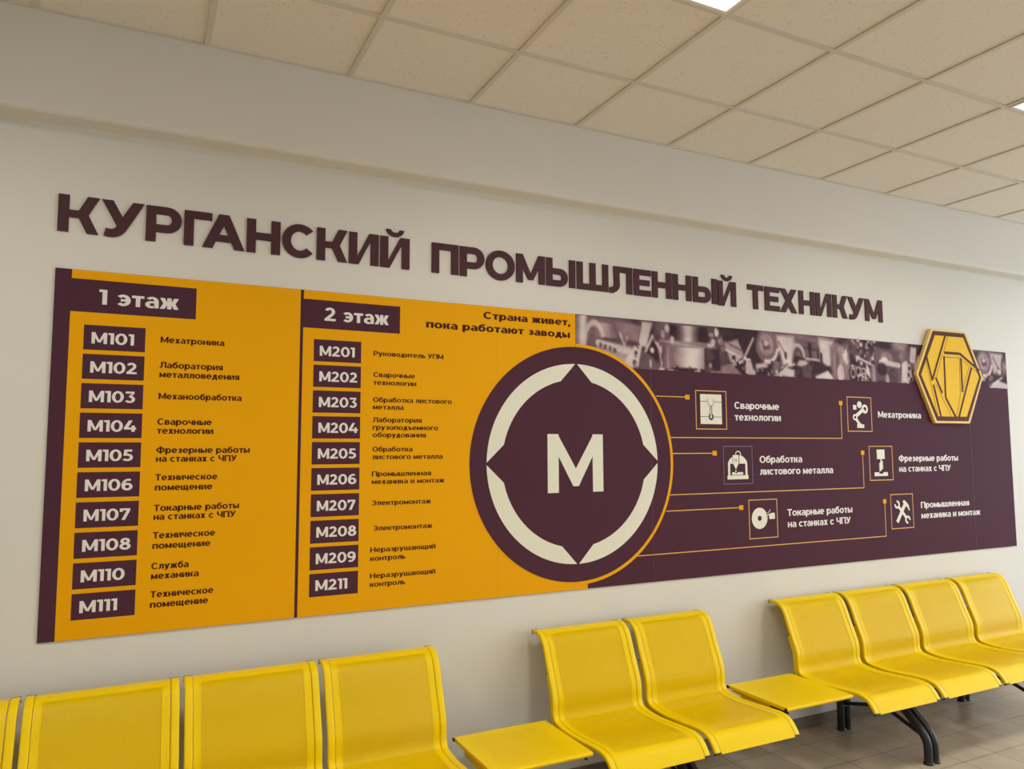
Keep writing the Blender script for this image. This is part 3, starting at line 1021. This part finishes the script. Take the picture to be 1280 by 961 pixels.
# motor with round head
def motor(x, s=1.0):
    ell(x, .35, .095 * s, .40, .42); ell(x - .01, .30, .06 * s, .25, .60)
    quad([(x - .045, .22), (x + .005, .18), (x + .02, .38), (x - .03, .42)], .25); ell(x - .012, .26, .022, .07, .72)
    ringe(x, .30, .085 * s, .38, .12, .90, 250, 350); ringe(x, .36, .090 * s, .40, .05, .2, 245, 350)
    cyl(x + .02, x + .12 * s, .66, 1.0, .45, .10, .42, 3)
    quad([(x - .10, .75), (x - .005, .70), (x - .005, .82), (x - .10, .86)], .70)
    quad([(x - .09, .86), (x + .02, .80), (x + .03, 1.0), (x - .09, 1.0)], .10)
motor(1.36)
for _ in range(25):
    x_ = 1.24 + rng.rand() * .24; v_ = .85 + rng.rand() * .15
    ell(x_, v_, .006, .04, rng.choice([.06, .55, .8]))
# bright background, pin, arc and vise
quad([(1.43, .05), (1.58, .05), (1.56, .75), (1.48, .75)], .80, .03)
bar(1.45, .20, 1.50, .45, .007, .25); bar(1.505, .50, 1.53, .85, .016, .12); ell(1.507, .50, .012, .07, .2); ell(1.52, .66, .020, .08, .82)
quad([(1.42, .98), (1.50, .78), (1.60, .85), (1.60, 1.0)], .78); bar(1.47, .80, 1.60, .68, .012, .82); bar(1.44, .92, 1.52, .70, .008, .2)
quad([(1.60, .10), (1.78, .14), (1.78, .55), (1.60, .5)], .34)
ringe(1.61, .55, .055, .30, .14, .72, 0, 170); ringe(1.61, .56, .035, .20, .2, .25, 0, 170)
quad([(1.59, .62), (1.80, .58), (1.87, 1.0), (1.57, 1.0)], .17); quad([(1.62, .60), (1.73, .58), (1.66, .75), (1.60, .72)], .72)
quad([(1.65, .72), (1.72, .70), (1.72, 1.0), (1.64, 1.0)], .26)
bar(1.67, .30, 1.77, .33, .010, .16); bar(1.715, .22, 1.72, .55, .030, .14); bar(1.68, .55, 1.79, .57, .012, .80); bar(1.69, .62, 1.77, .63, .010, .15)
quad([(1.80, .05), (1.93, .08), (1.90, .75), (1.80, .60)], .80, .03)
bar(1.815, .42, 1.818, .75, .018, .12); bar(1.78, .62, 1.84, .70, .012, .15); bar(1.80, .80, 1.90, .74, .030, .13)
quad([(1.76, .95), (1.87, .80), (1.93, 1.0), (1.76, 1.0)], .88)
# turbine wheel
quad([(1.89, .18), (2.06, .15), (2.08, 1.0), (1.91, 1.0)], .44, .03)
ell(1.955, .42, .055, .30, .46); ell(2.00, .60, .075, .38, .55); ell(1.96, .62, .018, .30, .34); ell(1.985, .85, .030, .22, .78); ell(2.03, .40, .020, .16, .84); ell(2.045, .55, .012, .08, .8)
bar(2.05, .05, 2.02, .35, .008, .25)
# pipes and rings
blend(((uu > 2.09) & (uu < 2.36)).astype(float) * .65, .20)
for _ in range(60):
    x_ = 2.08 + rng.rand() * .26; v_ = rng.rand() * .7
    ell(x_, v_, .005 + .012 * rng.rand(), .02 + .06 * rng.rand(), rng.choice([.08, .15, .5, .8]))
bar(2.14, .42, 2.30, .62, .018, .80); bar(2.17, .50, 2.27, .62, .006, .25); bar(2.26, .55, 2.31, .28, .008, .75)
quad([(2.06, .74), (2.28, .74), (2.26, 1.0), (2.07, 1.0)], .06)
for x_, v_ in ((2.10, .82), (2.15, .78), (2.165, .95), (2.205, .92), (2.225, 1.03), (2.20, .80)):
    ringe(x_, v_, .019, .11, .16, .85)
quad([(2.23, .55), (2.26, .72), (2.27, .95), (2.22, .80)], .82)
cyl(2.27, 2.34, .60, 1.0, .4, .2, .62)
# castings
quad([(2.30, .15), (2.56, .20), (2.58, 1.0), (2.34, 1.0)], .30, .03)
ell(2.43, .40, .060, .16, .50); bar(2.37, .50, 2.55, .56, .034, .78); ell(2.41, .44, .03, .06, .86); ell(2.38, .68, .05, .16, .18); ell(2.49, .84, .05, .20, .22); ell(2.43, .92, .02, .12, .62)
quad([(2.58, .50), (2.66, .38), (2.69, .92), (2.57, 1.0)], .72); ell(2.61, .70, .028, .26, .80)
for x_, v_ in ((2.655, .45), (2.655, .62), (2.645, .78), (2.67, .90)):
    ell(x_, v_, .011, .06, .14)
bar(2.60, .88, 2.64, 1.0, .014, .85)
quad([(2.68, .06), (2.74, .08), (2.72, .50), (2.66, .45)], .74); bar(2.76, .30, 2.71, .62, .014, .85); bar(2.76, .30, 2.80, .62, .012, .8)
quad([(2.70, .95), (2.74, .55), (2.80, .95)], .28); ell(2.745, .62, .010, .05, .9); ell(2.735, .90, .008, .10, .8)
quad([(2.80, .40), (2.85, .35), (2.93, .85), (2.86, .95)], .62)
ell(2.87, .10, .02, .10, .8); blend(((uu > 2.86) & (uu < 3.30)).astype(float) * .7, .22)
# right of the emblem
quad([(3.26, .02), (3.50, .02), (3.50, .55), (3.26, .50)], .20, .03)
bar(3.36, .10, 3.32, .38, .012, .88)
motor(3.50)
quad([(3.56, .02), (3.72, .04), (3.68, .60), (3.60, .60)], .72, .03)
bar(3.60, .15, 3.66, .45, .008, .3); bar(3.66, .45, 3.69, .85, .018, .12); ell(3.67, .55, .02, .08, .8); ringe(3.73, .45, .03, .3, .2, .25, 60, 220)
quad([(3.54, 1.0), (3.64, .78), (3.76, .88), (3.76, 1.0)], .80); bar(3.58, .90, 3.70, .70, .012, .85); bar(3.55, .86, 3.62, .75, .016, .1)
L = (L - .14) * 1.22
L = np.clip(L + 0.10 * (fbm(26, 8, 21) - .5) + .22 * (fbm(12, 4, 33) - .5), 0.02, 0.95)

lo_c, mid_c, hi_c = np.array(lin((.20, .115, .15))), np.array(lin((.56, .45, .47))), np.array(lin((.91, .86, .84)))
me = bpy.data.meshes.new('photo_strip')
gx = np.linspace(PX0 - OX, PX1 - OX, NX + 1)
gz = np.linspace(PZ1 - OZ, PZ0 - OZ, NZ + 1)
verts = [(float(x), Y1 - 0.0002, float(z)) for z in gz for x in gx]
faces = []
for j in range(NZ):
    for i in range(NX):
        a = j * (NX + 1) + i
        faces.append((a, a + NX + 1, a + NX + 2, a + 1))
me.from_pydata(verts, [], faces)
ca = me.color_attributes.new('print', 'FLOAT_COLOR', 'POINT')
Lp = np.pad(L, 1, mode='edge')
Lv = (Lp[:-1, :-1] + Lp[1:, :-1] + Lp[:-1, 1:] + Lp[1:, 1:]) / 4
t_ = Lv[..., None]
rgb = np.where(t_ < .45, lo_c + (mid_c - lo_c) * t_ / .45, mid_c + (hi_c - mid_c) * (t_ - .45) / .55)
ca.data.foreach_set('color', np.concatenate([rgb, np.ones_like(t_)], -1).astype(np.float32).ravel())
pm = mat('duotone_print', (0.5, 0.4, 0.4), 0.6, spec=0.1)
an = pm.node_tree.nodes.new('ShaderNodeVertexColor'); an.layer_name = 'print'
pm.node_tree.links.new(an.outputs[0], pm.node_tree.nodes['Principled BSDF'].inputs['Base Color'])
me.materials.append(pm)
ps = bpy.data.objects.new('photo_strip', me)
COL.objects.link(ps)
ps.parent = board

# ------------------------------------------------------------------ hexagonal emblem in front of the board
EX, EZ = 5.110, 2.155
emb = empty('hexagonal_emblem', (EX, -0.0090, EZ), 'yellow hexagonal emblem with plum line monogram on the upper right corner of the board', 'emblem')


def hexp(pts, y0, y1, name, m, parent=emb):
    mb = MB()
    prism(mb, [[(a - EX, c - EZ) for a, c in pts]], y0, y1)
    return mb.build(name, m, parent)


outer = [(4.921, 2.482), (5.301, 2.484), (5.476, 2.164), (5.297, 1.828), (4.918, 1.826), (4.741, 2.159)]
inner = [(4.937, 2.470), (5.287, 2.472), (5.457, 2.164), (5.281, 1.843), (4.934, 1.842), (4.761, 2.158)]
yel = [(4.957, 2.440), (5.270, 2.442), (5.428, 2.163), (5.263, 1.875), (4.949, 1.873), (4.790, 2.158)]
hexp(outer, -0.022, 0.0, 'backing_plate', M['emb_rim'])
hexp(inner, -0.0225, -0.0215, 'plum_border', M['emb_dark'])
fld = hexp(yel, -0.0232, -0.0222, 'yellow_field', M['emb_yellow'])


def strokes(lines, w, y, name, m):
    mb = MB()
    put_flat(mb, [[(a - EX, c - EZ) for a, c in seg(*pts[k], *pts[k + 1], w)] for pts in lines for k in range(len(pts) - 1)], y)
    return mb.build(name, m, emb)


strokes([[(5.073, 2.452), (4.903, 2.122)], [(4.852, 2.292), (4.905, 2.120)], [(4.914, 2.092), (4.978, 1.870)], [(4.941, 2.142), (5.004, 2.036)],
         [(5.044, 2.296), (5.039, 2.005), (5.140, 1.870)], [(5.046, 2.322), (5.221, 2.323), (5.436, 2.212)], [(5.231, 2.294), (5.229, 2.050)],
         [(5.346, 2.230), (5.174, 1.870)]], 0.0185, -0.0240, 'monogram', M['emb_dark'])
strokes([[(5.101, 2.446), (5.040, 2.325)], [(5.026, 2.312), (4.949, 2.141)], [(4.846, 2.254), (4.946, 1.870)], [(4.934, 2.104), (5.092, 1.872)],
         [(5.050, 2.290), (5.212, 2.293), (5.203, 2.031), (5.150, 1.873)], [(5.225, 2.289), (5.430, 2.189)], [(5.319, 2.235), (5.232, 2.065)]], 0.0035, -0.0238, 'fine_lines', M['emb_dark'])


# ------------------------------------------------------------------ waiting benches
SW = 0.501


def catmull(P, n=6):
    P = [Vector(p) for p in P]
    out = []
    for i in range(len(P) - 1):
        p0, p1, p2, p3 = P[max(i - 1, 0)], P[i], P[i + 1], P[min(i + 2, len(P) - 1)]
        for k in range(n):
            t = k / n
            out.append(0.5 * ((2 * p1) + (p2 - p0) * t + (2 * p0 - 5 * p1 + 4 * p2 - p3) * t * t + (3 * p1 - p0 - 3 * p2 + p3) * t ** 3))
    out.append(P[-1])
    return out


# side profile (y towards the room is negative, z up); y = 0 is the rearmost top edge
PROF = catmull([(0.000, .7725), (-.022, .777), (-.060, .7745), (-.098, .7515), (-.124, .7085), (-.147, .650), (-.175, .583), (-.1935, .538), (-.2025, .505),
                (-.2045, .472), (-.2045, .447), (-.2080, .427), (-.218, .412), (-.235, .404), (-.270, .3985), (-.340, .3945), (-.440, .3995), (-.540, .4065), (-.600, .4075), (-.645, .3945), (-.675, .3665), (-.697, .3335)], 5)


def offset(P, d):
    out = []
    for i, p in enumerate(P):
        t = (P[min(i + 1, len(P) - 1)] - P[max(i - 1, 0)]).normalized()
        n = Vector((t.y, -t.x))           # points behind / below the sitting surface
        out.append(p + n * d)
    return out


def arclen(P):
    s = [0.0]
    for a, c in zip(P[:-1], P[1:]):
        s.append(s[-1] + (c - a).length)
    return s


LEN = arclen(PROF)
# sign check for the offset direction: behind the back means +y
if offset(PROF, 0.01)[len(PROF) // 3].x < PROF[len(PROF) // 3].x:
    _off = offset
    offset = lambda P, d: _off(P, -d)
PF = (0.058, SW - 0.058, 0.080, LEN[-1] - 0.100)
M['pan'] = perforated('perforated_yellow_steel', M['chair'], *PF, pitch=0.0068, rad=0.0025)
M['pan_back'] = perforated('perforated_yellow_steel_rear', M['chair'], *PF, pitch=0.0068, rad=0.0009)     # rear holes made smaller so the front holes look dark inside
M['top'] = perforated('perforated_table_steel', M['chair'], 0.055, 0.39, 0.045, 0.365, rad=0.0010)


def make_seat():
    """seat with its left edge at x = 0"""
    mb = MB()
    back = offset(PROF, 0.0040)
    xa, xb = 0.0315, SW - 0.0315
    xs = [xa, xa + .004, xb - .004, xb]
    for i in range(len(PROF) - 1):
        a, c = PROF[i], PROF[i + 1]
        mb.face([(xa, c.x, c.y), (xb, c.x, c.y), (xb, a.x, a.y), (xa, a.x, a.y)], [(xa, LEN[i + 1]), (xb, LEN[i + 1]), (xb, LEN[i]), (xa, LEN[i])])
        a, c = back[i], back[i + 1]
        mb.face([(xa, a.x, a.y), (xb, a.x, a.y), (xb, c.x, c.y), (xa, c.x, c.y)], [(xa, LEN[i]), (xb, LEN[i]), (xb, LEN[i + 1]), (xa, LEN[i + 1])])
    for i in (0, len(PROF) - 1):
        a, c = PROF[i], back[i]
        q = [(xa, a.x, a.y), (xb, a.x, a.y), (xb, c.x, c.y), (xa, c.x, c.y)]
        mb.face(q if i == 0 else q[::-1])
    # folded lip at the front edge and at the top edge
    e = PROF[-1]
    mb.box(xa, xb, e.x, e.x + 0.014, e.y - 0.002, e.y)
    e = PROF[0]
    mb.box(xa, xb, e.x - 0.014, e.x, e.y - 0.0135, e.y - 0.0115)
    # merge the doubled points so that the sheet shades smoothly
    seat = mb.build('seat', M['pan'])
    import bmesh
    bm = bmesh.new(); bm.from_mesh(seat.data)
    bmesh.ops.remove_doubles(bm, verts=bm.verts, dist=0.0002)
    bmesh.ops.recalc_face_normals(bm, faces=bm.faces)
    seat.data.materials.append(M['pan_back'])
    for f in bm.faces:
        if abs(f.normal.x) < .5 and len(f.verts) == 4:
            c = f.calc_center_median()
            j = min(range(len(PROF)), key=lambda i: (PROF[i].x - c.y) ** 2 + (PROF[i].y - c.z) ** 2)
            q = offset(PROF, 1.0)[j] - PROF[j]
            if (c.y - PROF[j].x) * q.x + (c.z - PROF[j].y) * q.y > 0.002:
                f.material_index = 1
    bm.to_mesh(seat.data); bm.free()
    for p in seat.data.polygons:
        p.use_smooth = True
    seat.data.set_sharp_from_angle(angle=math.radians(50))
    # side rails: flattened tubes that follow the profile
    rp = PROF[1:-1]
    outp = offset(rp, -0.0015)
    for x in (0.0, SW - 0.030):
        r = MB()
        rings = []
        for i, p in enumerate(outp):
            t = (outp[min(i + 1, len(outp) - 1)] - outp[max(i - 1, 0)]).normalized()
            bk = offset(outp, 1.0)[i] - p
            ring_ = []
            for (du, dv) in ((.004, 0), (.0265, 0), (.0295, .002), (.030, .006), (.030, .014), (.026, .018), (.004, .018), (.0005, .014), (0, .009), (.0005, .003)):
                q = p + bk * dv
                ring_.append((x + du, q.x, q.y))
            rings.append(ring_)
        r.loft(rings)
        rl = r.build('side_rail', M['chair'], seat, True)
        # black plugs at both ends of the rail
        for k in (0, -1):
            p = outp[k]
            t = (outp[0] - outp[1]).normalized() if k == 0 else (outp[-1] - outp[-2]).normalized()
            bk = offset(outp, 1.0)[k] - p
            pl = MB()
            rr = []
            for f in (-0.001, 0.005):
                rr.append([(x + du, (p + bk * dv + t * f).x, (p + bk * dv + t * f).y) for du, dv in ((.0005, -.0015), (.0295, -.0015), (.0305, .0185), (-.0005, .0185))])
            pl.loft(rr)
            pl.build('rail_plug', M['black'], seat)
        # support arm behind the lower back
        i0 = next(i for i, p in enumerate(PROF) if p.y < 0.618)
        i1 = next(i for i, p in enumerate(PROF) if p.x < -0.50)
        ap = offset(PROF, 0.017)[i0:i1]
        depth = 0.020
        ar = MB()
        rings = []
        xo = x + (0.006 if x == 0 else 0.004)
        for i, p in enumerate(ap):
            bk = (offset(PROF, 1.0)[i0 + i] - PROF[i0 + i])
            f = depth + 0.012 * max(0, (i / len(ap) - .45))
            a_, b_ = p, p + bk * f
            rings.append([(xo, a_.x, a_.y), (xo + .020, a_.x, a_.y), (xo + .020, b_.x, b_.y), (xo, b_.x, b_.y)])
        ar.loft(rings)
        ar.build('support_arm', M['chair'], seat, True)
        p = ap[0]
        bk = offset(PROF, 1.0)[i0] - PROF[i0]
        t = (ap[0] - ap[1]).normalized()
        pl = MB()
        pl.loft([[(xo - .0005, (p + t * f).x, (p + t * f).y), (xo + .0205, (p + t * f).x, (p + t * f).y), (xo + .0205, (p + bk * .021 + t * f).x, (p + bk * .021 + t * f).y),
                  (xo - .0005, (p + bk * .021 + t * f).x, (p + bk * .021 + t * f).y)] for f in (0.0, 0.004)])
        pl.build('rail_plug', M['black'], seat)
    # mounting plate down to the beam
    m2 = MB()
    m2.box(0.05, SW - 0.05, -0.38, -0.28, 0.3755, 0.386)
    m2.box(0.05, 0.056, -0.46, -0.25, 0.3755, 0.392)
    m2.box(SW - 0.056, SW - 0.05, -0.46, -0.25, 0.3755, 0.392)
    m2.build('mounting_bracket', M['leg'], seat)
    return seat


def make_table():
    """square side table, left edge at x = 0, rear edge at y = 0"""
    w, d, z = 0.451, 0.417, 0.4165
    mb = MB()
    xs = [0.0, w]
    # flat sheet (UV in metres), rolled over into front and rear tubes
    mb.face([(0, -d + .009, z), (w, -d + .009, z), (w, -.009, z), (0, -.009, z)], [(0, .009), (w, .009), (w, d - .009), (0, d - .009)])
    mb.face([(0, -d + .009, z - .003), (0, -.009, z - .003), (w, -.009, z - .003), (w, -d + .009, z - .003)], [(0, .009), (0, d - .009), (w, d - .009), (w, .009)])
    mb.box(0.0, 0.0025, -d + .012, -.012, z - .016, z - .0004)
    mb.box(w - .0025, w, -d + .012, -.012, z - .016, z - .0004)
    for yc in (-.009, -d + .009):
        mb.tube([(0, yc, z - .009), (w, yc, z - .009)], .009, 16)
    tb = mb.build('side_table', M['top'], None, True)
    for yc in (-.009, -d + .009):
        for x in (-.004, w):
            p = MB(); p.tube([(x, yc, z - .009), (x + .004, yc, z - .009)], .0085, 14)
            p.build('end_plug', M['black'], tb)
    for x in (0.018, w - 0.022):
        br = MB()
        side = [(-.020, z - .006), (-.020, z - .030), (-.080, z - .034), (-.088, z - .048), (-.098, z - .056), (-.285, z - .064), (-.285, z - .006)]
        br.loft([[(x, a, c) for a, c in side], [(x + .004, a, c) for a, c in side]])
        br.build('table_bracket', M['chair'], tb)
    u = MB()
    u.box(0.03, w - 0.03, -.170, -.095, z - .041, z - .020)
    u.box(0.060, 0.066, -.330, -.095, z - .041, z - .006)
    u.box(w - .066, w - .060, -.330, -.095, z - .041, z - .006)
    u.box(0.018, 0.024, -.400, -.286, z - .034, z - .006)
    u.box(w - .024, w - .018, -.400, -.286, z - .034, z - .006)
    u.build('under_frame', M['leg'], tb)
    return tb


def bend(P, r=0.06, n=6):
    """polyline with rounded corners"""
    P = [Vector(p) for p in P]
    out = [P[0]]
    for a, p, c in zip(P[:-2], P[1:-1], P[2:]):
        d1, d2 = (a - p), (c - p)
        rr = min(r, d1.length * .48, d2.length * .48)
        s, e = p + d1.normalized() * rr, p + d2.normalized() * rr
        for k in range(n + 1):
            t = k / n
            out.append(s * (1 - t) ** 2 + p * 2 * t * (1 - t) + e * t * t)
    out.append(P[-1])
    return out


def make_leg():
    """arched pair of tubes centred on x = 0; y = 0 is the rear top edge of the seats"""
    mb = MB()
    for x in (-0.026, 0.026):
        mb.tube(bend([(x, -.096, .006), (x, -.096, .235), (x, -.205, .314), (x, -.430, .314), (x, -.612, .160), (x, -.645, .110), (x, -.645, .006)], .11, 8), .0215, 16)
    mb.box(-.05, .05, -.375, -.285, .320, .335)
    lg = mb.build('leg', M['leg'], None, True)
    br = MB()
    br.tube(bend([(0, -.108, .150), (0, -.365, .215), (0, -.625, .118)], .05, 6), .011, 10)
    br.box(-.035, .035, -.116, -.100, .135, .165)
    br.box(-.035, .035, -.638, -.624, .100, .130)
    br.build('brace', M['leg'], lg, True)
    for y in (-.096, -.645):
        for x in (-.026, .026):
            f = MB()
            f.loft([[(x + rr * math.cos(2 * math.pi * k / 16), y + rr * math.sin(2 * math.pi * k / 16), zz) for k in range(16)] for rr, zz in ((.022, .013), (.0255, .009), (.0258, 0.0))])
            f.build('foot_pad', M['black'], lg, True)
    return lg


proto_seat, proto_table, proto_leg = make_seat(), make_table(), make_leg()
used = {'seat': False, 'table': False, 'leg': False}


def take(proto, key, parent, loc):
    if not used[key]:
        used[key] = True
        proto.parent = parent
        proto.location = loc
        return proto
    return copy_part(proto, parent, loc)


def bench(x0, y0, seats, tables, legs, beam, label):
    t = empty('waiting_bench', (x0, y0, 0.0), label, 'bench', 'yellow perforated waiting benches')
    for sx in seats:
        take(proto_seat, 'seat', t, (sx - x0, 0, 0))
    for tx in tables:
        take(proto_table, 'table', t, (tx - x0, -.195, 0))
    for lx in legs:
        take(proto_leg, 'leg', t, (lx - x0, 0, 0))
    b_ = MB()
    b_.bevel_box(beam[0] - x0, beam[1] - x0, -.365, -.295, .335, .3755, .004, 'x')
    bo = b_.build('beam', M['leg'], t)
    return t


bench(-0.861, -0.095, [-0.845, -0.328, 0.190, 0.712], [], [-0.345, 0.69], (-0.83, 1.20), 'long row of yellow perforated metal seats cut off by the lower left corner')
bench(1.260, -0.045, [1.757, 2.288], [1.266], [1.48, 2.262], (1.37, 2.78), 'yellow metal bench of two seats and a side table, middle one below the round badge')
bench(2.820, -0.025, [3.331, 3.866, 4.403, 4.940], [2.824], [3.806, 4.930], (2.93, 5.42), 'yellow metal bench of four seats and a side table at the lower right')
